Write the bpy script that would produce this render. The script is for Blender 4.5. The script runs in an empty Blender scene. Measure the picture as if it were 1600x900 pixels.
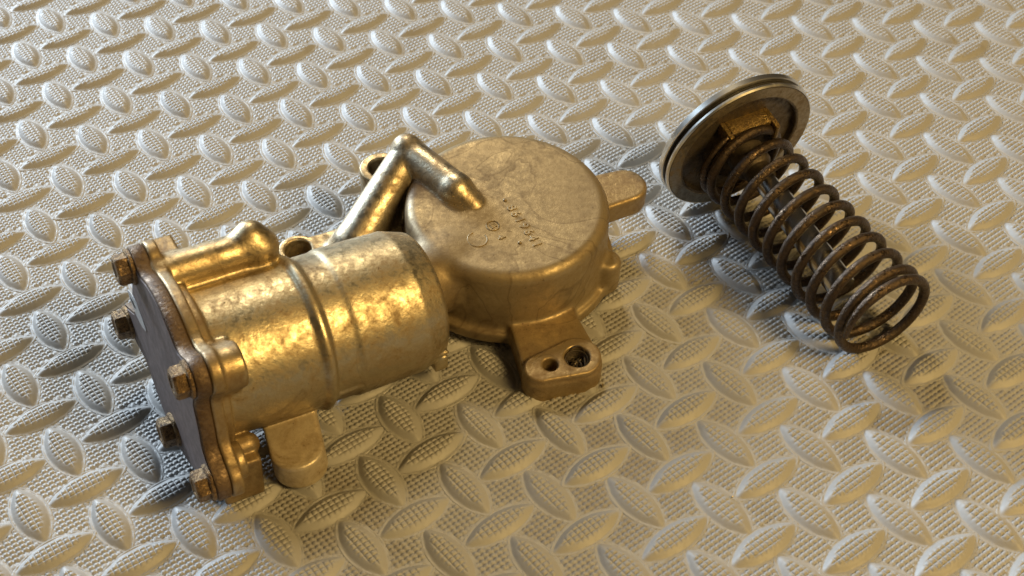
import bpy, bmesh, math, random
import numpy as np
from mathutils import Matrix, Vector

MM = 0.001
random.seed(4)
rng = np.random.default_rng(4)
S = bpy.context.scene
COL = S.collection

# ------------------------------------------------------------------ camera
FPX = 2100.0
CAM_R = np.array([[0.99698804, -0.05345451, -0.05619125],
                  [-0.07755541, -0.68716691, -0.72234812],
                  [0.0, 0.72453037, -0.68924288]])          # rows: image right, image down, forward
CAM_C = np.array([0.0, -372.0798, 353.9581])                # millimetres
cam = bpy.data.cameras.new('camera')
cam.sensor_width = 36.0
cam.lens = 36.0 * FPX / 1600.0
cam.clip_start, cam.clip_end = 0.02, 50.0
camo = bpy.data.objects.new('camera', cam)
COL.objects.link(camo)
m = Matrix.Identity(4)
for r in range(3):
    m[r][0], m[r][1], m[r][2] = CAM_R[0][r], -CAM_R[1][r], -CAM_R[2][r]
    m[r][3] = CAM_C[r] * MM
camo.matrix_world = m
S.camera = camo
cam.dof.use_dof = True
cam.dof.focus_distance = 0.50
cam.dof.aperture_fstop = 26.0

# ------------------------------------------------------------------ world and lamps
world = bpy.data.worlds.new('World')
S.world = world
world.use_nodes = True
bg = world.node_tree.nodes['Background']
bg.inputs['Color'].default_value = (1.0, 0.78, 0.52, 1)
bg.inputs['Strength'].default_value = 0.035

def area(name, loc, target, size, size_y, power, color):
    l = bpy.data.lights.new(name, 'AREA')
    l.shape = 'RECTANGLE'
    l.size, l.size_y, l.energy, l.color = size, size_y, power, color
    o = bpy.data.objects.new(name, l)
    COL.objects.link(o)
    o.location = loc
    o.rotation_euler = (Vector(target) - Vector(loc)).to_track_quat('-Z', 'Y').to_euler()
    return o
area('window_light', (-1.70, 1.95, 0.98), (-0.05, 0, 0), 1.1, 0.7, 118, (0.74, 0.87, 1.0))
area('added_left_reflection_light', (-2.0, 1.0, 1.75), (0, 0, 0), 0.8, 0.8, 14, (0.62, 0.81, 1.0))  # added cool panel, gives pale reflections on upper-left edges
area('ceiling_lamp', (-0.12, 1.35, 1.58), (0.1, 0, 0), 0.32, 0.32, 16, (1.0, 0.83, 0.55))
area('work_lamp', (0.85, -0.70, 0.95), (0.05, -0.03, 0), 0.42, 0.42, 18, (1.0, 0.66, 0.23))

S.view_settings.view_transform = 'Standard'
S.view_settings.look = 'None'
S.view_settings.gamma = 1.0
S.view_settings.exposure = 0.0
S.view_settings.use_curve_mapping = False

# ------------------------------------------------------------------ helpers
def link(o, parent=None):
    COL.objects.link(o)
    if parent is not None:
        o.parent = parent
    return o
def mesh_from(name, V, F, mat=None, smooth=True):
    me = bpy.data.meshes.new(name)
    V = np.asarray(V, np.float32)
    F = np.asarray(F, np.int32)
    k = F.shape[1]
    me.vertices.add(len(V)); me.vertices.foreach_set('co', V.ravel())
    me.loops.add(F.size); me.loops.foreach_set('vertex_index', F.ravel())
    me.polygons.add(len(F))
    me.polygons.foreach_set('loop_start', np.arange(0, F.size, k, dtype=np.int32))
    me.polygons.foreach_set('loop_total', np.full(len(F), k, np.int32))
    me.update(calc_edges=True)
    if smooth:
        me.polygons.foreach_set('use_smooth', np.ones(len(F), bool))
    if mat: me.materials.append(mat)
    me.validate()
    return me
def obj(name, me, parent=None, **props):
    o = bpy.data.objects.new(name, me)
    for k, v in props.items(): o[k] = v
    return link(o, parent)
def empty(name, loc, label, cat, group=None):
    o = bpy.data.objects.new(name, None)
    o.empty_display_size = 0.01
    o.location = loc
    o['label'] = label; o['category'] = cat
    if group: o['group'] = group
    return link(o)
def bm_obj(name, bm, mat, parent=None, smooth_angle=40, **props):
    bmesh.ops.recalc_face_normals(bm, faces=bm.faces)
    me = bpy.data.meshes.new(name)
    bm.to_mesh(me); bm.free()
    for p in me.polygons: p.use_smooth = True
    me.set_sharp_from_angle(angle=math.radians(smooth_angle))
    me.materials.append(mat)
    return obj(name, me, parent, **props)
def lathe_bm(bm, prof, fr, seg=96, closed=False):
    """prof: list of (axial, radius) in mm; fr: 4x4 frame, local x = axis."""
    rings = []
    for s, r in prof:
        if r < 1e-6:
            rings.append([bm.verts.new(fr @ Vector((s, 0, 0)))])
        else:
            rings.append([bm.verts.new(fr @ Vector((s, r * math.cos(2*math.pi*i/seg), r * math.sin(2*math.pi*i/seg)))) for i in range(seg)])
    pairs = list(zip(rings[:-1], rings[1:]))
    if closed: pairs.append((rings[-1], rings[0]))
    for A, B in pairs:
        for i in range(seg):
            j = (i + 1) % seg
            if len(A) == 1 and len(B) == 1: continue
            if len(A) == 1: bm.faces.new((A[0], B[j], B[i]))
            elif len(B) == 1: bm.faces.new((A[i], A[j], B[0]))
            else: bm.faces.new((A[i], A[j], B[j], B[i]))
def frame4(o, x, y, z, off=(0, 0, 0)):
    M = Matrix.Identity(4)
    for r in range(3):
        M[r][0], M[r][1], M[r][2] = x[r]*MM, y[r]*MM, z[r]*MM
        M[r][3] = (o[r] - off[r]) * MM
    return M
def tube_bm(bm, pts, rad, seg=12, caps=True):
    """pts (n,3) metres, rad float or list (metres)."""
    P = [Vector(p) for p in pts]
    n = len(P)
    R = rad if hasattr(rad, '__len__') else [rad] * n
    T = [(P[min(i+1, n-1)] - P[max(i-1, 0)]).normalized() for i in range(n)]
    up = Vector((0, 0, 1)) if abs(T[0].z) < .9 else Vector((1, 0, 0))
    N = (up - T[0] * up.dot(T[0])).normalized()
    rings = []
    for i in range(n):
        N = (N - T[i] * N.dot(T[i])).normalized()
        B = T[i].cross(N)
        rings.append([bm.verts.new(P[i] + R[i] * (N * math.cos(2*math.pi*k/seg) + B * math.sin(2*math.pi*k/seg))) for k in range(seg)])
    for A, Bq in zip(rings[:-1], rings[1:]):
        for k in range(seg):
            j = (k + 1) % seg
            bm.faces.new((A[k], A[j], Bq[j], Bq[k]))
    if caps:
        bm.faces.new(rings[0][::-1]); bm.faces.new(rings[-1])

# ------------------------------------------------------------------ materials
class NT:
    def __init__(s, name):
        s.m = bpy.data.materials.new(name); s.m.use_nodes = True
        s.t = s.m.node_tree; s.b = s.t.nodes['Principled BSDF']
        s.co = s.n('ShaderNodeTexCoord').outputs['Object']
    def n(s, typ, **kw):
        x = s.t.nodes.new(typ)
        for k, v in kw.items():
            if k.startswith('i_'):
                key = k[2:]
                x.inputs[int(key) if key.isdigit() else key].default_value = v
            else: setattr(x, k, v)
        return x
    def l(s, a, b): s.t.links.new(a, b)
    def noise(s, scale, detail=4, rough=.6, dist=0., co=None, mult=(1, 1, 1)):
        c = co or s.co
        if mult != (1, 1, 1):
            mp = s.n('ShaderNodeMapping'); mp.inputs['Scale'].default_value = mult
            s.l(c, mp.inputs['Vector']); c = mp.outputs['Vector']
        x = s.n('ShaderNodeTexNoise')
        x.inputs['Scale'].default_value = scale; x.inputs['Detail'].default_value = detail
        x.inputs['Roughness'].default_value = rough; x.inputs['Distortion'].default_value = dist
        s.l(c, x.inputs['Vector'])
        return x.outputs['Fac']
    def ramp(s, f, stops):
        r = s.n('ShaderNodeValToRGB')
        e = r.color_ramp.elements
        while len(e) < len(stops): e.new(.5)
        for q, (p, c) in zip(e, stops):
            q.position = p; q.color = (c, c, c, 1) if not hasattr(c, '__len__') else (*c, 1)
        s.l(f, r.inputs['Fac'])
        return r.outputs['Color']
    def mix(s, fac, a, b, mode='MIX'):
        x = s.n('ShaderNodeMix', data_type='RGBA', blend_type=mode)
        for v, k in ((fac, 0), (a, 6), (b, 7)):
            if hasattr(v, 'links') or isinstance(v, bpy.types.NodeSocket): s.l(v, x.inputs[k])
            elif hasattr(v, '__len__'): x.inputs[k].default_value = (*v, 1)
            else: x.inputs[k].default_value = v
        return x.outputs[2]
    def math(s, op, a, b=None, clamp=False):
        x = s.n('ShaderNodeMath', operation=op, use_clamp=clamp)
        for v, k in ((a, 0), (b, 1)):
            if v is None: continue
            if isinstance(v, bpy.types.NodeSocket): s.l(v, x.inputs[k])
            else: x.inputs[k].default_value = v
        return x.outputs[0]
    def blob(s, c, r, soft=.5, wob=0.25):
        """0..1 patch, for stains and painted shade, round a point (object space, mm)."""
        v = s.n('ShaderNodeVectorMath', operation='DISTANCE')
        s.l(s.co, v.inputs[0]); v.inputs[1].default_value = [q * MM for q in c]
        d = s.math('DIVIDE', v.outputs['Value'], r * MM)
        n = s.noise(260, 4, .65)
        d = s.math('ADD', d, s.math('MULTIPLY', s.math('SUBTRACT', n, .5), 2 * wob))
        return s.ramp(d, [(1 - soft if soft < 1 else 0.0, 1.0), (1.0, 0.0)])
    def bump(s, h, strength, dist):
        x = s.n('ShaderNodeBump'); x.inputs['Strength'].default_value = strength; x.inputs['Distance'].default_value = dist
        s.l(h, x.inputs['Height'])
        s.l(x.outputs['Normal'], s.b.inputs['Normal'])
    def set(s, **kw):
        for k, v in kw.items():
            i = s.b.inputs[k.replace('_', ' ')]
            if isinstance(v, bpy.types.NodeSocket): s.l(v, i)
            else: i.default_value = (*v, 1) if hasattr(v, '__len__') else v
        return s.m

def mat_cast(name, tide=0.0, clean=(0.66, 0.55, 0.36), brown=(0.30, 0.19, 0.08), dark=(0.07, 0.04, 0.018), grime=.5, blobs=(), rough=.30, metal=1.0, contrast=1.0, bump=1.0):
    t = NT(name)
    big = t.noise(100, 7, .74, .6)
    fine = t.noise(420, 5, .7)
    spk = t.noise(900, 3, .6)
    k = t.math('ADD', t.math('MULTIPLY', big, .65), t.math('MULTIPLY', fine, .35))
    f1 = t.ramp(k, [(.50 - .12 * grime, 0.0), (.66 - .06 * grime, .85 * contrast)])
    col = t.mix(f1, clean, brown)
    f2 = t.ramp(t.math('ADD', t.math('MULTIPLY', spk, .6), t.math('MULTIPLY', big, .4)), [(.60, 0.0), (.67, .8 * contrast)])
    col = t.mix(f2, col, dark)
    dirt_shade = t.math('MAXIMUM', f1, f2)
    if tide:                                # dried tide marks and broad oil stains
        tn = t.noise(26, 3, .5, .9)
        line = t.ramp(tn, [(.485, 0.0), (.497, 1.0), (.503, 1.0), (.512, 0.0)])
        t2 = t.math('MULTIPLY', line, tide)
        col = t.mix(t2, col, dark)
        broad = t.ramp(tn, [(.36, .75), (.44, .35), (.50, .28), (.505, 0.0), (.62, 0.0), (.70, .5)])
        col = t.mix(t.math('MULTIPLY', broad, tide*1.2), col, brown)
        dirt_shade = t.math('MAXIMUM', dirt_shade, t.math('MULTIPLY', broad, tide))
    for c, r, amt in blobs:
        b = t.math('MULTIPLY', t.blob(c, r, .75, .45), amt)
        col = t.mix(b, col, dark)
        dirt_shade = t.math('MAXIMUM', dirt_shade, b)
    ro = t.math('ADD', t.math('MULTIPLY', dirt_shade, .26), t.math('ADD', rough, t.math('MULTIPLY', t.math('SUBTRACT', fine, .5), .25)))
    me = t.math('SUBTRACT', metal, t.math('MULTIPLY', dirt_shade, .45*metal))
    t.bump(t.math('ADD', fine, t.math('MULTIPLY', spk, .5)), .30 * bump, .0005)
    return t.set(Base_Color=col, Roughness=ro, Metallic=me)

def mat_steel(name, c1, c2, rough=.4, metal=.9, scale=180, bump=.4, thr=(.42, .62)):
    t = NT(name)
    a = t.noise(scale, 5, .7); b = t.noise(scale * 4, 4, .7)
    f = t.ramp(t.math('ADD', t.math('MULTIPLY', a, .6), t.math('MULTIPLY', b, .4)), [(thr[0], 0.0), (thr[1], 1.0)])
    col = t.mix(f, c1, c2)
    ro = t.math('ADD', rough, t.math('MULTIPLY', f, .25))
    t.bump(t.math('ADD', b, f), bump, .0003)
    return t.set(Base_Color=col, Roughness=ro, Metallic=t.math('SUBTRACT', metal, t.math('MULTIPLY', f, metal * .5)))

def mat_mat():
    t = NT('grey_foam_rubber')
    a = t.noise(14, 4, .6); b = t.noise(700, 4, .65)
    col = t.mix(a, (0.305, 0.302, 0.296), (0.37, 0.366, 0.358))
    col = t.mix(t.ramp(b, [(.62, 0.0), (.74, .35)]), col, (0.20, 0.17, 0.13))
    g = t.noise(22, 6, .7, 1.2)
    col = t.mix(t.ramp(g, [(.54, 0.0), (.74, .45)]), col, (0.21, 0.185, 0.15))
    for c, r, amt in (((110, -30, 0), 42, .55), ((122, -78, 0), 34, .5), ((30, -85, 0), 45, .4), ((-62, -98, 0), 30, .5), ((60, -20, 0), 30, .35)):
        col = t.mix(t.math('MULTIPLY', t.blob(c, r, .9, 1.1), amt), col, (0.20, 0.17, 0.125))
    sp = t.noise(1500, 2, .5)
    col = t.mix(t.ramp(sp, [(.73, 0.0), (.76, .8)]), col, (0.07, 0.055, 0.04))
    wear = t.noise(9, 5, .7, .5)
    b = t.math('ADD', b, t.math('MULTIPLY', wear, .3))
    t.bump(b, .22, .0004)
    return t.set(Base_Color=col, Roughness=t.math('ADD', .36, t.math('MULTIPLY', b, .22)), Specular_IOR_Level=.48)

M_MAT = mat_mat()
M_PLATE = mat_steel('rusty_brown_plate', (0.16, 0.108, 0.064), (0.075, 0.045, 0.026), .45, .55)
M_PAINT = mat_steel('purple_grey_paint', (0.140, 0.108, 0.106), (0.105, 0.080, 0.076), .52, .03, 60, .06)
M_BOLT = mat_steel('oily_brown_bolt', (0.30, 0.20, 0.10), (0.055, 0.03, 0.016), .38, .8, 420, .6)
M_COIL = mat_steel('brown_spring_steel', (0.105, 0.073, 0.048), (0.035, 0.023, 0.016), .26, .9, 200, .5)
M_ROD = mat_steel('polished_steel', (0.52, 0.50, 0.47), (0.40, 0.36, 0.30), .22, 1.0, 120, .02, (.62, .95))
M_RIM = mat_steel('worn_bright_steel', (0.80, 0.78, 0.73), (0.62, 0.55, 0.43), .30, 1.0, 40, .02, (.55, .95))
M_LIP = mat_steel('dull_brown_steel_lip', (0.30, 0.25, 0.17), (0.16, 0.12, 0.07), .36, .9, 140, .15)
M_DISC = mat_steel('dull_dark_steel', (0.15, 0.12, 0.085), (0.06, 0.045, 0.03), .42, .8, 150, .3)
M_BRASS = mat_steel('oily_golden_metal', (0.36, 0.25, 0.10), (0.10, 0.06, 0.025), .28, .9, 300, .6)
M_BLACK = mat_steel('black_rubber', (0.010, 0.009, 0.008), (0.02, 0.016, 0.012), .5, .0, 200, .2)
M_FLECK = mat_steel('bright_shaving', (0.9, 0.8, 0.5), (0.8, 0.7, 0.5), .15, 1.0)
M_SPOT = mat_steel('bare_machined_metal', (0.50, 0.50, 0.50), (0.42, 0.42, 0.42), .35, .15)

# ------------------------------------------------------------------ the foam mat
PITCH = 20.0
ROT = 0.5741726601187278
ORG = np.array([181.01828594, 33.21164575])
QW = [0.06910398, 0.20026186, 0.17281105, 0.13297833, 0.04603913, 0.34003666]
cR, sR = math.cos(ROT), math.sin(ROT)
def lattice(i, j):
    """the tread lattice of the slightly stretched soft mat, in mm on the floor."""
    x = (i - 9) / 10; y = (j + 3) / 10
    X = (i + QW[0]*x*x + QW[1]*x*y + QW[2]*y*y) * PITCH
    Y = (j + QW[3]*x*x + QW[4]*x*y + QW[5]*y*y) * PITCH
    return cR*X - sR*Y - ORG[0], sR*X + cR*Y - ORG[1]
def project(x, y, z=0.0):
    d = np.stack([x - CAM_C[0], y - CAM_C[1], z - CAM_C[2] + 0*x], -1)
    c = d @ CAM_R.T
    return FPX*c[..., 0]/c[..., 2] + 800, FPX*c[..., 1]/c[..., 2] + 450
LEN, WID, HGT, SLOPE = 28.0, 10.9, 1.8, 2.9
hl, hw = LEN/2, WID/2
ARC = (hl*hl + hw*hw) / (2*hw)
def lens_d(u, v):
    """distance inside the lens outline (mm), u along, v across."""
    d1 = ARC - np.hypot(u, v + (ARC - hw)); d2 = ARC - np.hypot(u, v - (ARC - hw))
    k = 1.6                                # tips a little rounded
    h = np.clip(.5 + .5*(d2 - d1)/k, 0, 1)
    return d2*(1-h) + d1*h - k*h*(1-h) + .12
NC = 10                                   # little pyramids per lattice step
PYR = 0.85
offs = np.array([0.0, .21, .79])
def groove(t):
    """height 0 in the joints between pyramids, 1 on their tops; t in cells."""
    f = t - np.floor(t)
    return np.clip(np.minimum(f, 1 - f) / .21, 0, 1)

def build_mat():
    i0, i1, j0, j1 = -12, 38, -28, 28
    ci = (np.arange(i0*NC, i1*NC)[:, None] + offs).ravel() / NC
    cj = (np.arange(j0*NC, j1*NC)[:, None] + offs).ravel() / NC
    I, J = np.meshgrid(ci, cj, indexing='ij')
    X, Y = lattice(I, J)
    # nearest lozenge: keep pyramids out of it and out of a narrow moat
    best = np.full(I.shape, -9.0)
    bi, bj = np.floor(I), np.floor(J)
    for di in (-1, 0, 1, 2):
        for dj in (-1, 0, 1, 2):
            li, lj = bi + di, bj + dj
            du, dv = (I - li)*PITCH, (J - lj)*PITCH
            even = ((li + lj) % 2) == 0
            best = np.maximum(best, np.where(even, lens_d(dv, du), lens_d(du, dv)))
    w = np.clip((-best - .95) / .4, 0, 1)
    Z = PYR * np.minimum(groove(I*NC), groove(J*NC)) * w
    f = np.clip((best + 1.2) / 1.2, 0, 1)                  # fillet swelling into the lozenge foot
    Z = Z + .15*np.where(w < 1, f, 0)
    px, py = project(X, Y)
    inside = (px > -560) & (px < 2160) & (py > -260) & (py < 1420)
    q = inside[:-1, :-1] & (best[:-1, :-1] < 2.6)
    idx = np.arange(I.size).reshape(I.shape)
    F = np.stack([idx[:-1, :-1][q], idx[1:, :-1][q], idx[1:, 1:][q], idx[:-1, 1:][q]], 1)
    used, inv = np.unique(F, return_inverse=True)
    V = np.stack([X, Y, Z], -1).reshape(-1, 3)[used] * MM
    floor = obj('foam_floor_mat', mesh_from('foam_floor_mat', V, inv.reshape(F.shape), M_MAT), kind='structure')
    # one lozenge: smooth sloping flanks, a ribbed crown and a fine moulded bead round its foot
    def lozenge(o4):
        u = (np.arange(-8, 8)[:, None]*2.0 + o4).ravel(); u = u[np.abs(u) < 15.9]
        v = (np.arange(-4, 4)[:, None]*2.0 + o4).ravel(); v = v[np.abs(v) < 7.4]
        U, W = np.meshgrid(u, v, indexing='ij')
        d = lens_d(U, W)
        t = np.clip(d / SLOPE, 0, 1)
        H = HGT*(.75*np.sin(t*math.pi/2) + .25*t*t*(3-2*t)) + .30*np.clip((d - SLOPE)/3, 0, 1)
        tex = np.clip((d - 2.1)/.6, 0, 1)
        H = H + tex*(.62*np.minimum(groove(U/2), groove(W/2)) - .18)
        H = np.where(d < 0, .30*np.exp(-((d + .50)/.42)**2) + np.minimum(0, (d + .9)*.9), H + .30*np.exp(-((d + .50)/.42)**2)) + .10
        keep = d > -1.45
        qq = keep[:-1, :-1] & keep[1:, :-1] & keep[1:, 1:] & keep[:-1, 1:]
        idx = np.arange(U.size).reshape(U.shape)
        F = np.stack([idx[:-1, :-1][qq], idx[1:, :-1][qq], idx[1:, 1:][qq], idx[:-1, 1:][qq]], 1)
        used, inv = np.unique(F, return_inverse=True)
        return np.stack([U, W, H], -1).reshape(-1, 3)[used], inv.reshape(F.shape)
    LVf, Ff = lozenge(np.array([0, .11, .22, .5, .78, .89])*2.0)
    LV, F = lozenge(np.array([0, .22, .5, .78])*2.0)
    loz = mesh_from('tread_lozenge', LVf*MM, Ff, M_MAT)
    items = []
    for i in range(i0 + 1, i1 - 1):
        for j in range(j0 + 1, j1 - 1):
            x, y = lattice(float(i), float(j))
            px, py = project(np.array(x), np.array(y))
            if not (-550 < px < 2150 and -250 < py < 1400): continue
            e = 1e-3
            ang = []
            x1, y1 = lattice(i + e, float(j)); x2, y2 = lattice(float(i), j + e)
            au, av = math.atan2(y1 - y, x1 - x), math.atan2(y2 - y, x2 - x)
            rot = au if (i + j) % 2 else av
            dep = math.hypot(x - CAM_C[0], y - CAM_C[1])
            out = not (-40 < px < 1640 and -40 < py < 940)
            items.append((out, dep, x, y, rot))
    items.sort(key=lambda t: (t[0], t[1]))
    rest = []
    for n, (out, dep, x, y, rot) in enumerate(items):
        if n < 298:
            o = obj('tread_lozenge', loz, floor)
            o.location = ((x + random.gauss(0, .12))*MM, (y + random.gauss(0, .12))*MM, random.uniform(-.06, .06)*MM)
            o.rotation_euler = (random.gauss(0, .004), random.gauss(0, .004), rot + random.gauss(0, .012))
            o.scale = (random.uniform(.985, 1.015), random.uniform(.96, 1.04), random.uniform(.88, 1.08))
        else: rest.append((x, y, rot))
    VV, FF = [], []
    for n, (x, y, rot) in enumerate(rest):
        c, s = math.cos(rot), math.sin(rot)
        VV.append(np.stack([c*LV[:, 0] - s*LV[:, 1] + x, s*LV[:, 0] + c*LV[:, 1] + y, LV[:, 2]], 1)); FF.append(F + n*len(LV))
    obj('far_tread_lozenges', mesh_from('far_tread_lozenges', np.concatenate(VV)*MM, np.concatenate(FF), M_MAT), floor, kind='stuff')
    return floor
MAT = build_mat()

# ------------------------------------------------------------------ cast housing (signed-distance modelling)
unit = lambda v: np.asarray(v, float) / np.linalg.norm(v)
# cap frame: origin at the centre of the cap's flat top
CT = np.array([0.8245, 3.5816, 39.7187])
Cx = np.array([0.99644593, 0.0087963, -0.08377429]); Cy = np.array([0, 0.994532667, 0.10442593]); Cn = np.array([0.08423483, -0.10405479, 0.99099803])
CR = np.stack([Cx, Cy, Cn])
# drum frame: s along the axis (towards the cap), u towards the camera, v up
DP = np.array([-74.475, -47.786, 31.2747])
Da = np.array([0.89149066, 0.43866779, -0.11320321]); Dh = np.array([0.44150585, -0.89725837, 0.0]); Dw = np.array([0.10157253, 0.04997988, 0.99357186])
DR = np.stack([Da, Dh, Dw])
def capL(P): return (P - CT) @ CR.T.astype(P.dtype)
def drumL(P): return (P - DP) @ DR.T.astype(P.dtype)
def c2w(p): return CT + np.asarray(p, float) @ CR
def d2w(p): return DP + np.asarray(p, float) @ DR
I3 = np.eye(3)

def ext(d2, w, lo, hi, rnd=0.0):
    dz = np.maximum(lo - w, w - hi) + rnd
    d2 = d2 + rnd
    return np.minimum(np.maximum(d2, dz), 0) + np.hypot(np.maximum(d2, 0), np.maximum(dz, 0)) - rnd
def seg2(x, y, a, b, ra, rb):
    ax, ay = a; bx, by = b
    L2 = (bx-ax)**2 + (by-ay)**2
    t = np.clip(((x-ax)*(bx-ax) + (y-ay)*(by-ay)) / L2, 0, 1)
    return np.hypot(x-ax-t*(bx-ax), y-ay-t*(by-ay)) - (ra + t*(rb-ra))
def capsule(P, a, b, ra, rb=None):
    rb = ra if rb is None else rb
    a = np.asarray(a, P.dtype); ba = np.asarray(b, P.dtype) - a
    pa = P - a
    t = np.clip(pa @ ba / (ba @ ba), 0, 1)
    return np.sqrt(((pa - t[..., None]*ba)**2).sum(-1)) - (ra + t*(rb-ra))
def box(P, c, h, r=0.0):
    q = np.abs(P - np.asarray(c, P.dtype)) - (np.asarray(h, P.dtype) - r)
    return np.sqrt((np.maximum(q, 0)**2).sum(-1)) + np.minimum(q.max(-1), 0) - r
def poly_prof(s, r, prof):
    """solid of revolution below a piecewise radius profile (approximate sdf)."""
    ss = [p[0] for p in prof]; rr = [p[1] for p in prof]
    R = np.interp(s, ss, rr)
    dr = (r - R) * .94
    ds = np.maximum(ss[0] - s, s - ss[-1])
    return np.minimum(np.maximum(dr, ds), 0) + np.hypot(np.maximum(dr, 0), np.maximum(ds, 0))

PRIMS = []     # (label, smooth k, function of world points, centre, reach)
def prim(label, k, fn, c, reach): PRIMS.append((label, k, fn, np.asarray(c, float), reach))
HOLES = []
def hole(fn, c, reach): HOLES.append((fn, np.asarray(c, float), reach))

# --- cap chamber
def f_cap(P):
    L = capL(P); r = np.hypot(L[..., 0], L[..., 1])
    wall = 37.3 + (-L[..., 2]) * .035
    return ext(r - wall, L[..., 2], -31, .35, 4.2)
prim('chamber', 0, f_cap, c2w((0, 0, -15)), 46)
def f_flange(P):
    L = capL(P); r = np.hypot(L[..., 0], L[..., 1])
    return ext(r - 41.0, L[..., 2], -31.5, -26.5, 1.0)
prim('chamber', 2.5, f_flange, c2w((0, 0, -29)), 48)
# front lug with two holes
def f_arm(P):
    L = capL(P); x, y = L[..., 0], L[..., 1]
    d = np.maximum(seg2(x, y, (8.8, -60), (22.2, -55.2), 6.4, 8.8), -99)
    d = np.minimum(d, seg2(x, y, (9, -60), (8.5, -34), 6.0, 10.0)); d = np.minimum(d, seg2(x, y, (22, -55), (14, -32), 8.6, 8.6))
    d = np.minimum(d, seg2(x, y, (15.5, -57), (11, -34), 8.0, 9.0))
    top = -22.6 - .10*(y + 40)*0
    return ext(d, L[..., 2], -33.4, -23.2, 1.0)
prim('mounting_lug', 2.2, f_arm, c2w((14, -48, -27)), 36)
def f_pad(P):
    L = capL(P); x, y = L[..., 0], L[..., 1]
    return ext(seg2(x, y, (8.9, -59.8), (22.2, -55.0), 6.0, 8.3), L[..., 2], -30, -20.9, .7)
prim('mounting_lug', .3, f_pad, c2w((16, -57, -26)), 22)
hole(lambda P: (lambda L: ext(np.hypot(L[..., 0]-12.2, L[..., 1]+58.6) - 2.7, L[..., 2], -28, 0))(capL(P)), c2w((12.2, -58.6, -24)), 10)
hole(lambda P: (lambda L: ext(np.hypot(L[..., 0]-21.9, L[..., 1]+55.4) - 4.5, L[..., 2], -32, 0))(capL(P)), c2w((21.9, -55.4, -24)), 12)
# right lug
def f_rlug(P):
    L = capL(P)
    return ext(seg2(L[..., 0], L[..., 1], (33, 17.5), (47.0, 22.4), 9.6, 8.6), L[..., 2], -24, -14.2, 1.6)
prim('mounting_lug', 2.5, f_rlug, c2w((42, 20, -19)), 26)
# little boss low on the right wall
def f_nub(P):
    L = capL(P)
    return ext(np.hypot(L[..., 0]-36.5, L[..., 1]+14.5) - 5.2, L[..., 2], -31, -15.5, 2.2)
prim('chamber', 2.5, f_nub, c2w((36, -14, -24)), 16)
# upright tubular boss behind the pipe
def f_boss(P):
    L = capL(P)
    return ext(np.hypot(L[..., 0]+46.2, L[..., 1]-31.5) - 8.5, L[..., 2], -34, -12, .5)
prim('hollow_boss', 1.0, f_boss, c2w((-46, 31, -22)), 20)
prim('hollow_boss', 3, lambda P: capsule(capL(P), (-44, 29, -24), (-28, 16, -22), 7, 9), c2w((-37, 23, -23)), 24)
hole(lambda P: (lambda L: ext(np.hypot(L[..., 0]+46.2, L[..., 1]-31.5) - 5.0, L[..., 2], -40, -2))(capL(P)), c2w((-46, 31, -20)), 26)
# arm with the round eye behind the drum
def f_eye(P):
    L = capL(P); x, y = L[..., 0], L[..., 1]
    d = np.minimum(seg2(x, y, (-77.3, -2.2), (-77.3, -2.4), 7.6, 7.6), seg2(x, y, (-73, -1.0), (-50, 6), 5.2, 7))
    return ext(d, L[..., 2], -36, -20.6, .9)
prim('eye_lug', 1.5, f_eye, c2w((-64, 2, -24)), 26)
prim('eye_lug', 3, lambda P: capsule(capL(P), (-58, 3, -24), (-34, 0, -24), 6, 9), c2w((-46, 2, -24)), 26)
hole(lambda P: (lambda L: ext(np.hypot(L[..., 0]+77.3, L[..., 1]+2.2) - 5.0, L[..., 2], -35, -10))(capL(P)), c2w((-77, -2, -24)), 26)
# oil pipe over the cap edge, its elbow and the falling leg
EL = np.array([-36.0, 25.8, 1.2])
prim('oil_pipe', 2.0, lambda P: capsule(capL(P), EL, (-19.5, 6.8, 1.0), 6.3, 6.3), c2w((-27, 17, 1)), 24)
prim('oil_pipe', .5, lambda P: capsule(capL(P), (-19.0, 6.1, .9), (-18.6, 5.6, .9), 6.8, 6.8), c2w((-19, 6, 1)), 12)
prim('oil_pipe', .8, lambda P: capsule(capL(P), (-17.8, 4.8, .6), (-12.6, 0.4, -1.8), 6.1, 4.6), c2w((-15, 3, 0)), 12)
prim('oil_pipe', 1.2, lambda P: capsule(capL(P), EL + [.4, -.6, -.6], (-56.2, -2.6, -18), 6.8, 8.4), c2w((-47, 12, -8)), 28)
prim('oil_pipe', 1.0, lambda P: capsule(capL(P), EL + [0, 0, 1.0], EL + [-.3, .4, 1.6], 5.6), c2w(EL), 12)
prim('oil_pipe', 3.0, lambda P: capsule(capL(P), (-38, 16, -12), (-49, 3, -24), 6.0, 8), c2w((-45, 10, -19)), 24)
prim('oil_pipe', 2.0, lambda P: capsule(capL(P), (-57, -2, -17.5), (-61, -3, -24), 6.6, 7.2), c2w((-59, -2, -20)), 16)
prim('oil_pipe', 3.0, lambda P: capsule(capL(P), (-32, 20, -6), (-42, 13, -14), 5, 5), c2w((-37, 17, -10)), 20)
# neck between drum and cap
prim('chamber', 4.0, lambda P: capsule(capL(P), (-40, -35, -14), (-22, -20, -12), 14.0, 12), c2w((-31, -28, -13)), 32)
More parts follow.
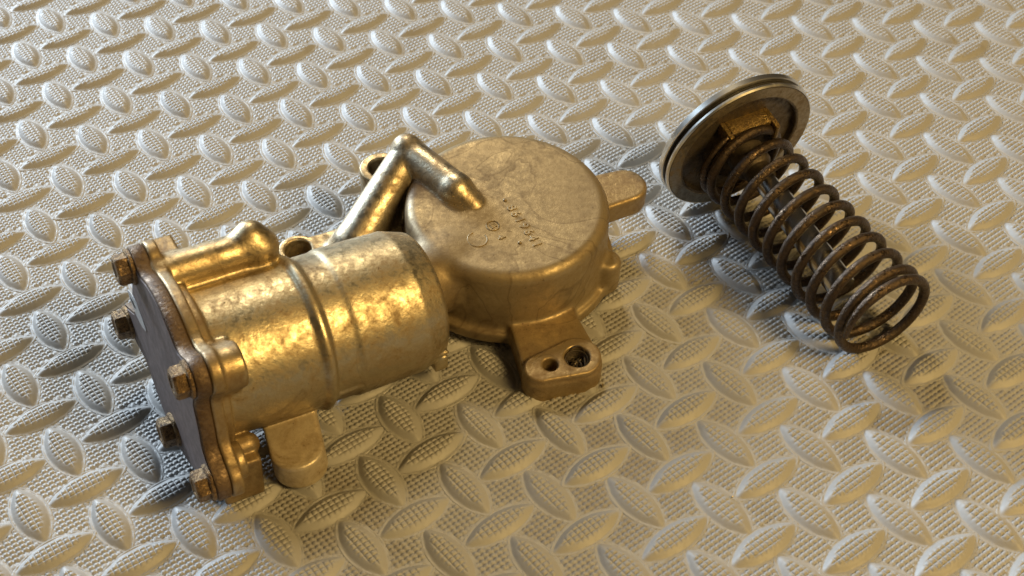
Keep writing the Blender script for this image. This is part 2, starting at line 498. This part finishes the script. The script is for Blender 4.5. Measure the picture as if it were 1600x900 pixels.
# --- drum
DPROF = [(-35.5, 25.6), (-1.2, 26.0), (1.2, 26.0), (4.5, 25.7), (12.2, 25.7), (14.2, 26.3), (38.0, 25.9), (38.5, 25.8), (46.2, 23.3), (47.6, 21.6), (48.2, 19)]
def f_drum(P):
    L = drumL(P); return poly_prof(L[..., 0], np.hypot(L[..., 1], L[..., 2]), DPROF)
prim('drum', 0.6, f_drum, d2w((6, 0, 0)), 58)
def f_bead(P):
    L = drumL(P); r = np.hypot(L[..., 1], L[..., 2])
    return np.hypot((L[..., 0] - 2.2)*.85, r - 26.0) - 1.6
prim('drum', 1.2, f_bead, d2w((2, 0, 0)), 32)
prim('drum', .8, lambda P: capsule(drumL(P), (4, 24.6, -8.6), (46, 23.0, -8.0), .75), d2w((26, 23.5, -8)), 26)
prim('drum', .8, lambda P: box(drumL(P), (44.6, 19.0, -14.2), (2.6, 3.0, 3.0), .6), d2w((44.6, 19, -14)), 9)
# flange behind the cover plate: round, with ears at the bolts
BOLTS = [(-24, 29), (-45.5, -12.5), (31.5, 26.7), (-.4, -25), (38, -13)]
def ears(u, v, R, re):
    d = np.hypot(u, v - 1.2) - R
    for bu, bv in BOLTS:
        n = math.hypot(bu, bv)
        e = seg2(u, v, (bu*.72, bv*.72), (bu, bv), re + 3, re)
        h = np.clip(.5 + .5*(e - d)/4.0, 0, 1)
        d = e*(1-h) + d*h - 4.0*h*(1-h)
    return d
def f_dflange(P):
    L = drumL(P); return ext(ears(L[..., 1], L[..., 2], 33.6, 6.9), L[..., 0], -40.2, -36.2, .6)
prim('flange', 1.2, f_dflange, d2w((-38, 0, 0)), 62)
def f_step(P):
    L = drumL(P); return ext(np.hypot(L[..., 1], L[..., 2]) - 29.0, L[..., 0], -37, -32.6, 1.2)
prim('flange', 1.5, f_step, d2w((-35, 0, 0)), 36)
# bolt bosses / passages running along the drum
prim('oil_passage', 1.6, lambda P: capsule(drumL(P), (-38, -18.5, 26.3), (-5.0, -18.0, 27.6), 6.6, 6.3), d2w((-21, -18, 30)), 30)
prim('oil_passage', 3.0, lambda P: capsule(drumL(P), (-4.4, -18.0, 27.0), (-6.4, -19.4, 31.2), 6.7, 5.6), d2w((-5, -19, 33)), 16)
prim('oil_passage', 1.5, lambda P: capsule(drumL(P), (-36, -13.5, 21.0), (-4.5, -13.5, 21.5), 3.5), d2w((-21, -14, 24)), 26)
def f_b3(P):
    L = drumL(P)
    d = seg2(L[..., 1], L[..., 2], (28.5, 23.5), (20, 15.5), 7.4, 8.5)
    return ext(d, L[..., 0], -38, -28.2, 1.0)
prim('bolt_boss', 2.0, f_b3, d2w((-31, 25, 20)), 24)
prim('bolt_boss', 1.0, lambda P: box(drumL(P), (-34.6, -25.0, 23.0), (5.4, 7.4, 8.4), .8), d2w((-34.6, -25, 23)), 18)
prim('bolt_boss', 1.2, lambda P: box(drumL(P), (-33.4, 23.0, -24.0), (6.8, 10.5, 8.4), 1.0), d2w((-33.4, 23, -24)), 22)
prim('bolt_boss', .8, lambda P: capsule(drumL(P), (-31, 25.5, -15.8), (-28.5, 25.5, -15.8), 4.0), d2w((-30, 25, -15)), 11)
def f_b5(P):
    L = drumL(P); return ext(np.hypot(L[..., 1]-34, L[..., 2]+12) - 6.2, L[..., 0], -38, -33.0, .8)
prim('bolt_boss', 1.0, f_b5, d2w((-35, 34, -12)), 14)
# big drum lug: a stadium shelf reaching to the camera side
def f_dlug(P):
    d = seg2(P[..., 0], P[..., 1], (-81.2, -58.0), (-75.3, -82.0), 9.6, 9.1)
    return ext(d, P[..., 2] - np.maximum(0, .13*(P[..., 1] + 84)), 2.1, 12.9, 1.3)
prim('mounting_lug', 1.4, f_dlug, (-78, -70, 8), 32)

def evaluate(P, want=None):
    D = None
    for label, k, fn, c, reach in PRIMS:
        d = fn(P)
        if D is None: D = d; continue
        if k > 0:
            h = np.clip(.5 + .5*(d - D)/k, 0, 1); D = d*(1-h) + D*h - k*h*(1-h)
        else: D = np.minimum(D, d)
    return D

def build_sdf(step=0.62):
    lo = np.array([-140.0, -112.0, -1.0]); hi = np.array([64.0, 62.0, 80.0])
    n = np.ceil((hi - lo)/step).astype(int) + 1
    ax = [(lo[i] + step*np.arange(n[i])).astype(np.float32) for i in range(3)]
    D = np.full(n, 12.0, np.float32)
    def sub(c, reach):
        s = []
        for i in range(3):
            a = max(0, int((c[i]-reach-lo[i])/step)); b = min(n[i], int((c[i]+reach-lo[i])/step) + 2)
            s.append(slice(a, max(a, b)))
        return tuple(s)
    def pts(s): return np.stack(np.meshgrid(ax[0][s[0]], ax[1][s[1]], ax[2][s[2]], indexing='ij'), -1)
    for label, k, fn, c, reach in PRIMS:
        s = sub(c, reach + 5); P = pts(s)
        d = fn(P).astype(np.float32); cur = D[s]
        if k > 0:
            h = np.clip(.5 + .5*(d - cur)/k, 0, 1); D[s] = d*(1-h) + cur*h - k*h*(1-h)
        else: D[s] = np.minimum(cur, d)
    for fn, c, reach in HOLES:
        s = sub(c, reach + 2); P = pts(s)
        d = -fn(P).astype(np.float32); cur = D[s]; k = .6
        h = np.clip(.5 - .5*(d - cur)/k, 0, 1); D[s] = d*(1-h) + cur*h + k*h*(1-h)
    return D, lo, step

def surface_nets(D, lo, step):
    ins = D < 0
    nx, ny, nz = D.shape
    c8 = [ins[i:nx-1+i, j:ny-1+j, k:nz-1+k] for i in (0, 1) for j in (0, 1) for k in (0, 1)]
    cnt = np.zeros(c8[0].shape, np.uint8)
    for c in c8: cnt += c
    act = (cnt > 0) & (cnt < 8)
    cells = np.argwhere(act)
    vid = np.full(act.shape, -1, np.int64); vid[act] = np.arange(len(cells))
    acc = np.zeros((len(cells), 3)); w = np.zeros(len(cells))
    corners = [(i, j, k) for i in (0, 1) for j in (0, 1) for k in (0, 1)]
    ci = cells.T
    for a in range(8):
        for b in range(a+1, 8):
            A, B = np.array(corners[a]), np.array(corners[b])
            if abs(A - B).sum() != 1: continue
            da = D[ci[0]+A[0], ci[1]+A[1], ci[2]+A[2]]; db = D[ci[0]+B[0], ci[1]+B[1], ci[2]+B[2]]
            x = (da < 0) != (db < 0)
            t = np.where(x, da / np.where(x, da - db, 1), 0)
            acc += np.where(x[:, None], A + t[:, None]*(B - A), 0); w += x
    V = cells + acc / w[:, None]
    F = []
    for axn in range(3):
        o = [0, 0, 0]; o[axn] = 1
        A = ins[:nx-o[0], :ny-o[1], :nz-o[2]]; B = ins[o[0]:, o[1]:, o[2]:]
        e = np.argwhere(A != B)
        u, v = (axn+1) % 3, (axn+2) % 3
        ok = (e[:, u] > 0) & (e[:, v] > 0) & (e[:, u] < D.shape[u]-1) & (e[:, v] < D.shape[v]-1)
        e = e[ok]
        q = []
        for du, dv in ((-1, -1), (0, -1), (0, 0), (-1, 0)):
            c = e.copy(); c[:, u] += du; c[:, v] += dv
            q.append(vid[c[:, 0], c[:, 1], c[:, 2]])
        q = np.stack(q, 1)
        flip = ~A[e[:, 0], e[:, 1], e[:, 2]]
        q[flip] = q[flip][:, ::-1]
        F.append(q)
    F = np.concatenate(F)
    # light relaxation, then pull back on to the surface; gradient normals
    G = np.gradient(D)
    def tri(A, p):
        i = np.clip(np.floor(p).astype(int), 0, np.array(A.shape)-2); f = p - i
        r = 0
        for a, b, c in corners:
            wgt = (f[:, 0] if a else 1-f[:, 0])*(f[:, 1] if b else 1-f[:, 1])*(f[:, 2] if c else 1-f[:, 2])
            r = r + wgt*A[i[:, 0]+a, i[:, 1]+b, i[:, 2]+c]
        return r
    for it in range(2):
        s = np.zeros_like(V); cn = np.zeros(len(V))
        for k in range(4):
            np.add.at(s, F[:, k], V[F[:, (k+1) % 4]] + V[F[:, (k+3) % 4]]); np.add.at(cn, F[:, k], 2)
        V = .5*V + .5*s/np.maximum(cn, 1)[:, None]
        g = np.stack([tri(q, V) for q in G], 1); d = tri(D, V)
        V = V - np.clip(d/np.maximum((g*g).sum(1), .05), -.8, .8)[:, None]*g
    g = np.stack([tri(q, V) for q in G], 1)
    N = g / np.maximum(np.linalg.norm(g, axis=1), 1e-6)[:, None]
    return lo + step*V, F, N

HOUSE = empty('oil_filter_housing', tuple(CT*MM*np.array([1, 1, 0])),
              'golden brown cast metal pump housing with round cap, bolted drum and cover plate', 'engine part')
HOFF = CT*np.array([1, 1, 0.0])
hloc = lambda p: (np.asarray(p, float) - HOFF)
MCAST = {}
def cast_mat(label):
    if label not in MCAST:
        B = lambda c: tuple(hloc(c2w(c)))
        Bd = lambda c: tuple(hloc(d2w(c)))
        if label == 'chamber':
            MCAST[label] = mat_cast('cast_chamber', clean=(0.34, 0.27, 0.16), brown=(0.19, 0.135, 0.065), tide=.36, grime=.75, rough=.44, metal=.62, contrast=.75, bump=.6,
                                    blobs=[(B((-32, 14, -3)), 13, .8), (B((-38, 2, -20)), 22, .9), (B((-32, -26, -14)), 22, .85), (B((-10, -40, -24)), 15, .5), (B((-22, 2, .4)), 9, .5), (B((-34, 8, 0)), 9, .6)])
        elif label == 'drum':
            MCAST[label] = mat_cast('cast_drum', .22, (0.56, 0.495, 0.345), (0.23, 0.155, 0.07), grime=.7, rough=.36,
                                    blobs=[(Bd((8, 22, -14)), 12, .6), (Bd((30, 16, -21)), 15, .8), (Bd((12, 16, -21)), 14, .8), (Bd((8, -4, 25)), 7, .45), (Bd((-20, 22, -20)), 14, .6)])  # underside patches paint the shade below the parting line; top one a stain
        elif label in ('oil_pipe',):
            MCAST[label] = mat_cast('cast_pipe', .22, (0.58, 0.51, 0.38), (0.26, 0.18, 0.09), grime=.5, rough=.33,
                                    blobs=[(B((-36, 13, -9)), 14, .9), (B((-44, 6, -20)), 14, .9), (B((-27, 9, -2)), 7, .6)])
        elif label in ('flange', 'bolt_boss'):
            MCAST[label] = mat_cast('cast_flange', .22, (0.42, 0.33, 0.19), (0.17, 0.105, 0.045), grime=1.0, rough=.36, metal=.8, blobs=[(Bd((-28, 24, -24)), 15, .6)])
        elif label == 'mounting_lug:drum':
            MCAST[label] = mat_cast('cast_painted_lit_lug', .22, (0.56, 0.48, 0.34), (0.24, 0.165, 0.08), grime=.5, rough=.36, metal=.4)  # paler base colour paints lamp light on to this shaded lug
        elif label.startswith('mounting_lug'):
            MCAST[label] = mat_cast('cast_lug', .22, (0.37, 0.28, 0.15), (0.18, 0.115, 0.05), grime=.75, rough=.40, metal=.65)
        else:
            MCAST[label] = mat_cast('cast_' + label.split(':')[0], .3, (0.52, 0.43, 0.28), (0.30, 0.21, 0.10), grime=.5, rough=.36)
    return MCAST[label]

def build_casting():
    D, lo, step = build_sdf()
    V, F, N = surface_nets(D, lo, step)
    P = V.astype(np.float32)
    best = np.full(len(V), 1e9); lab = np.zeros(len(V), int)
    groups = []            # one object per connected named piece
    for n, (label, k, fn, c, reach) in enumerate(PRIMS):
        key = label
        if label == 'mounting_lug':
            key += ':' + ('front' if fn in (f_arm, f_pad) else 'right' if fn is f_rlug else 'drum')
        if label == 'bolt_boss':
            key += ':' + str(n if fn is not PRIMS[n][2] else n)
        if key not in groups: groups.append(key)
        near = np.linalg.norm(P - c, axis=1) < reach*1.8 + 6
        d = np.full(len(V), 1e9); d[near] = fn(P[near])
        d = d + (0.25 if label in ('chamber', 'drum') else 0)
        up = d < best
        best[up] = d[up]; lab[up] = groups.index(key)
    lf = np.sort(lab[F], axis=1)[:, 1]
    for g, key in enumerate(groups):
        f = F[lf == g]
        if not len(f): continue
        label = key.split(':')[0]
        used, inv = np.unique(f, return_inverse=True)
        me = mesh_from(label, (V[used] - HOFF)*MM, inv.reshape(f.shape), cast_mat(key if label == 'mounting_lug' else label))
        me.normals_split_custom_set_from_vertices([tuple(x) for x in N[used]])
        obj(label, me, HOUSE)
build_casting()

# ------------------------------------------------------------------ cover plate, painted face, bolts
def outline(R, re, n=180, inset=0.0):
    pts = []
    for k in range(n):
        a = 2*math.pi*k/n
        t = np.linspace(20, 60, 801)
        d = ears(t*math.cos(a), t*math.sin(a), R, re) + inset
        r = t[np.argmax(d > 0)]
        pts.append((r*math.cos(a), r*math.sin(a)))
    return pts
def prism(poly, s0, s1, bev, frame):
    """poly (u, v) list, extruded along the axis with small bevels."""
    bm = bmesh.new()
    cu = np.mean([p[0] for p in poly]); cv = np.mean([p[1] for p in poly])
    rings = []
    for s, ins in ((s0, bev), (s0 + bev, 0), (s1 - bev, 0), (s1, bev)):
        ring = []
        for u, v in poly:
            L = math.hypot(u - cu, v - cv); k = 1 - ins/L
            ring.append(bm.verts.new(frame @ Vector((s, cu + (u-cu)*k, cv + (v-cv)*k))))
        rings.append(ring)
    n = len(poly)
    for A, B in zip(rings[:-1], rings[1:]):
        for i in range(n):
            j = (i+1) % n
            bm.faces.new((A[i], A[j], B[j], B[i]))
    bm.faces.new(rings[0]); bm.faces.new(rings[-1])
    return bm
FD = frame4(DP, Da, Dh, Dw, HOFF)
FC = frame4(CT, Cn, Cx, Cy, HOFF)           # axis = cap normal
plate = bm_obj('cover_plate', prism(outline(34.0, 6.6), -45.0, -40.4, .5, FD), M_PLATE, HOUSE, 50)
bm_obj('painted_face', prism(outline(34.0, 6.6, inset=1.1), -45.35, -44.8, .1, FD), M_PAINT, plate, 20)
# bright leaf-shaped bare spot with a slot on the plate's face
def leaf(cu, cv, ang, L, W, n=24):
    out = []
    for k in range(n):
        t = k/n*2*math.pi
        a, b = L*math.cos(t), W*math.sin(t)*abs(math.sin(t))**.6
        out.append((cu + a*math.cos(ang) - b*math.sin(ang), cv + a*math.sin(ang) + b*math.cos(ang)))
    return out
sp = bm_obj('bare_spot', prism(leaf(-28, 7, math.radians(-8), 10, 4.2), -45.55, -45.2, .05, FD), M_SPOT, plate, 20)
bm_obj('slot', prism(leaf(-32, 7.6, math.radians(-8), 3.2, 1.0), -45.7, -45.4, .05, FD), M_BLACK, sp, 50)
def add_bolt(u, v, rot):
    bm = bmesh.new()
    f = FD @ Matrix.Translation((-45.3, u, v)) @ Matrix.Rotation(rot, 4, 'X')
    lathe_bm(bm, [(0, 0), (0, 6.1), (-.9, 6.1), (-1.3, 5.6), (-1.3, 0)], f, 32)
    b = bm_obj('bolt', bm, M_BOLT, HOUSE, 35)
    bm = bmesh.new()
    lathe_bm(bm, [(-1.2, 0), (-1.2, 5.3), (-4.7, 5.3), (-5.4, 4.6), (-5.4, 3.2), (-5.1, 2.8), (-5.1, 0)], f, 6)
    bm_obj('hex_head', bm, M_BOLT, b, 25)
for (u, v), r in zip(BOLTS, (.3, .15, .1, .2, .12)): add_bolt(u, v, r)

# ------------------------------------------------------------------ raised casting marks on the cap
def text_mesh(s, size):
    cu = bpy.data.curves.new('raised_digit', 'FONT')
    cu.body = s; cu.size = size; cu.extrude = .08; cu.bevel_depth = .15; cu.offset = .04; cu.bevel_resolution = 1
    cu.align_x = 'CENTER'; cu.align_y = 'CENTER'
    o = bpy.data.objects.new('tmp', cu); COL.objects.link(o)
    dg = bpy.context.evaluated_depsgraph_get()
    me = bpy.data.meshes.new_from_object(o.evaluated_get(dg))
    bpy.data.objects.remove(o); bpy.data.curves.remove(cu)
    return me
def cap_matrix(x, y, ang, w=.40):
    return frame4(c2w((x, y, w)), Cx*math.cos(ang) + Cy*math.sin(ang), -Cx*math.sin(ang) + Cy*math.cos(ang), Cn, HOFF)
def mark(name, me, x, y, ang, w=.40):
    me.transform(cap_matrix(x, y, ang, w)); me.materials.clear(); me.materials.append(cast_mat('chamber'))
    return obj(name, me, HOUSE)
p0, p1 = np.array([1.2, -3.4]), np.array([9.2, -21.4])
run = math.atan2(p1[1]-p0[1], p1[0]-p0[0])
for k, ch in enumerate('8619641'):
    q = p0 + (p1 - p0)*k/6
    mark('raised_digit', text_mesh(ch, 4.7), q[0], q[1], run)
def ring_mesh(R, r, a0=0, a1=2*math.pi, n=40):
    bm = bmesh.new()
    tube_bm(bm, [(R*math.cos(a0+(a1-a0)*k/n), R*math.sin(a0+(a1-a0)*k/n), 0) for k in range(n+1)], r, 6)
    me = bpy.data.meshes.new('ring_mark'); bm.to_mesh(me); bm.free(); return me
mark('raised_ring', ring_mesh(2.3, .24), -6.0, -12.0, 0, .42)
mark('raised_digit', text_mesh('III', 2.8), -6.0, -12.0, run + .2)
mark('raised_ring', ring_mesh(3.5, .24, 2.0, 6.9), -11.8, -18.4, 0, .38)
mark('raised_digit', text_mesh('4', 3.6), -3.3, -17.6, run)
bm = bmesh.new(); bmesh.ops.create_uvsphere(bm, u_segments=12, v_segments=8, radius=.75)
me = bpy.data.meshes.new('raised_dot'); bm.to_mesh(me); bm.free()
mark('raised_dot', me, -1.0, .6, 0, .25)
bm = bmesh.new(); bmesh.ops.create_uvsphere(bm, u_segments=12, v_segments=8, radius=.8)
me = bpy.data.meshes.new('raised_dot'); bm.to_mesh(me); bm.free()
mark('raised_dot', me, 3.1, -20.5, 0, .2)
# coil thread insert in the larger lug hole, its wire end standing out
bm = bmesh.new()
pts = []
for k in range(0, 150):
    a = k*.32; w = -29.5 + 7.2*k/150
    pts.append(FC @ Vector((w, 21.9 + 4.0*math.cos(a), -55.4 + 4.0*math.sin(a))))
tube_bm(bm, pts, .42*MM, 6)
pts = [FC @ Vector((-23.2 + 2.9*math.sin(math.pi*k/20), 22.3 + 2.7*math.cos(math.pi*k/20), -52.4 + 1.2*math.sin(math.pi*k/20))) for k in range(21)]
tube_bm(bm, pts, .3*MM, 6)
for k in range(26):
    c = np.array([21.9, -55.4]) + rng.normal(0, 1.7, 2); d = rng.normal(0, 1.4, 2)
    w = -25.5 + rng.normal(0, .8)
    tube_bm(bm, [FC @ Vector((w, c[0]-d[0], c[1]-d[1])), FC @ Vector((w+.9, c[0], c[1])), FC @ Vector((w-.2, c[0]+d[0], c[1]+d[1]))], .28*MM, 5)
bm_obj('thread_insert', bm, M_DISC, HOUSE, 60)

# ------------------------------------------------------------------ valve disc with rod and spring
VC = np.array([91.2, 33.9, 33.0]); VE = np.array([128.0, -50.5, 19.6])
VOFF = np.array([91.2, 33.9, 0.0])
VALVE = empty('valve_disc', tuple(VOFF*MM), 'round dark steel valve disc with polished rim standing on edge, rod behind the coil spring', 'valve')
az, pi_ = math.radians(-67.8), math.radians(-13.0)
Va = np.array([math.cos(az)*math.cos(pi_), math.sin(az)*math.cos(pi_), math.sin(pi_)])
e1 = unit(np.cross([0, 0, 1.0], Va)); e2 = np.cross(Va, e1)
FV = frame4(VC, Va, e1, e2, VOFF)
bm = bmesh.new()
lathe_bm(bm, [(-1.6, 29.5), (-1.6, 31.0), (-1.2, 31.4), (-.5, 31.4), (0, 30.9), (0, 25.2), (-.35, 24.8), (-2.6, 24.4), (-2.6, 12.0), (-3.0, 10), (-3.0, 0), (-6, 0), (-6, 29.5)], FV, 128)
disc = bm_obj('valve_plate', bm, M_DISC, VALVE, 35)
bm = bmesh.new()
lathe_bm(bm, [(-.0, 30.4), (.18, 30.6), (.18, 25.8), (-.05, 25.5)], FV, 128, True)
bm_obj('front_lip', bm, M_LIP, VALVE, 35)
bm = bmesh.new()
lathe_bm(bm, [(-3.5, 29.4), (-3.5, 31.5), (-3.8, 31.9), (-5.8, 31.9), (-6.3, 31.3), (-6.3, 0)], FV, 128)
bm_obj('rear_rim', bm, M_RIM, VALVE, 35)
bm = bmesh.new()
lathe_bm(bm, [(-3.6, 29.0), (-3.3, 30.2), (-1.8, 30.2), (-1.5, 29.0)], FV, 128, True)
bm_obj('seal_ring', bm, M_BLACK, VALVE, 35)
bm = bmesh.new()
lathe_bm(bm, [(-1.62, 31.0), (-1.25, 31.55), (-.45, 31.55), (.12, 30.95), (-.2, 30.6), (-1.3, 30.8)], FV, 128, True)
bm_obj('edge_band', bm, M_RIM, VALVE, 35)
# hub and the squared golden bridge above it
bm = bmesh.new()
lathe_bm(bm, [(-3.2, 14.5), (2.0, 14.0), (2.8, 13.2), (2.8, 5), (9, 4.6)], FV, 64)
bm_obj('hub', bm, M_DISC, VALVE, 35)
def fv_box(bm, c, h, bev=.5):
    r = bmesh.ops.create_cube(bm, size=1.0)
    for v in r['verts']: v.co = Vector((c[0] + 2*h[0]*v.co.x, c[1] + 2*h[1]*v.co.y, c[2] + 2*h[2]*v.co.z))
    ed = list({e for v in r['verts'] for e in v.link_edges})
    bmesh.ops.bevel(bm, geom=ed, offset=bev, segments=2, affect='EDGES', profile=.5)
def fv_part(name, boxes, mat, parent):
    bm = bmesh.new()
    for c, h, b in boxes: fv_box(bm, c, h, b)
    bmesh.ops.transform(bm, matrix=FV, verts=bm.verts)
    return bm_obj(name, bm, mat, parent, 35)
bridge = fv_part('bridge', [((0.4, 0.5, 12.0), (3.6, 8.6, 3.0), .8)], M_BRASS, VALVE)
for yy in (-9.2, 9.6):
    fv_part('rib', [((2.2, yy, 11.6), (5.4, 1.15, 3.6), .9)], M_BRASS, bridge)
# raised lettering low on the left of the plate
def on_valve(me, s, y, z, ang):
    M = frame4(VC + Va*s + e1*y + e2*z, e1*math.cos(ang) + e2*math.sin(ang), -e1*math.sin(ang) + e2*math.cos(ang), Va, VOFF)
    me.transform(M); me.materials.clear(); me.materials.append(M_DISC)
    return me
ZSIGN = 1
for k, ch in enumerate('S10'):
    obj('raised_digit', on_valve(text_mesh(ch, 4.6), -2.55, -17.5 + 3.0*k, -9.5 - 2.2*k, -.5), disc)
# rod
Sa = unit(VE - VC)
s1 = unit(np.cross([0, 0, 1.0], Sa)); s2 = np.cross(Sa, s1)
FS = frame4(VC, Sa, s1, s2, VOFF)
bm = bmesh.new()
lathe_bm(bm, [(-2, 0), (-2, 4.3), (26, 4.3), (26.3, 5.3), (71, 5.3), (71.9, 4.7), (71.9, 0)], FV, 40)
rod = bm_obj('rod', bm, M_ROD, VALVE, 35)
bm = bmesh.new()
lathe_bm(bm, [(4, 0), (4, 7.5), (11, 7.0), (13, 5.4), (18, 5.2), (18, 0)], FV, 40)
bm_obj('sleeve', bm, M_DISC, rod, 35)
# spring
SPR = empty('coil_spring', tuple(VOFF*MM), 'rusty brown coil spring lying on the mat around the polished rod', 'spring')
bm = bmesh.new()
turns, L0, L1, wr = 11.2, 3.5, 90.0, 1.85
# the spring sags a little: its axis bends from the disc's normal towards the mat
B0, B2 = VC + np.array([-3.2, -1.0, -1.0]), VE
te = unit([math.cos(math.radians(-69)), math.sin(math.radians(-69)), math.tan(math.radians(-2))])
B1 = .5*(B2 - te*45.0) + .25*(B0 + B2)
n = int(turns*44)
pts, rad = [], []
for k in range(n + 1):
    tt = turns*k/n; th = 2*math.pi*tt
    e, a_ = 1.05, 3.7                      # closed end turns
    if tt < e: q = tt*a_
    elif tt > turns - e: q = (L1-L0) - (turns-tt)*a_
    else: q = e*a_ + (tt-e)*((L1-L0) - 2*e*a_)/(turns-2*e)
    t = (q + L0)/L1
    c = B0*(1-t)**2 + 2*B1*t*(1-t) + B2*t*t
    T = unit(2*(1-t)*(B1-B0) + 2*t*(B2-B1))
    n1 = unit(np.cross([0, 0, 1.0], T)); n2 = np.cross(T, n1)
    Rr = 16.1 + 0.9*t
    ang = th + 1.9
    X = c + Rr*(n1*math.cos(ang) + n2*math.sin(ang)) - VOFF
    pts.append(Vector(X*MM))
    rad.append(wr*MM*min(1, .55 + .45*min(k, n-k)/8))
tube_bm(bm, pts, rad, 12)
bm_obj('coil', bm, M_COIL, SPR, 60)

# ------------------------------------------------------------------ bright metal shavings on the mat
FL = [((942, 602), 'bright metal shaving just right of the two-holed front lug'),
      ((1144, 777), 'metal shaving on the mat below centre, beside a tread tip'),
      ((1428, 46), 'metal shaving at the top right, farthest behind the spring'),
      ((1052, 38), 'metal shaving at the top behind the left edge of the valve disc')]
def unproj(px, py, z):
    d = CAM_R.T @ np.array([(px-800)/FPX, (py-450)/FPX, 1]); t = (z - CAM_C[2])/d[2]
    return CAM_C + t*d
for (px, py), words in FL:
    X = unproj(px, py, 1.2)
    bm = bmesh.new()
    L = random.uniform(.5, 1.1); a = random.uniform(0, 6.28)
    p = [(-L, -.1, 0), (-.2, .15, .35), (L*.5, 0, .2), (L, .1, -.1)]
    tube_bm(bm, [(x*MM, y*MM, z*MM) for x, y, z in p], [.12*MM, .3*MM, .3*MM, .1*MM], 5)
    o = bm_obj('metal_shaving', bm, M_FLECK, None, 30, label=words, category='metal shaving', group='metal shavings scattered on the mat')
    o.location = [q*MM for q in X]; o.rotation_euler = (0, 0, a)
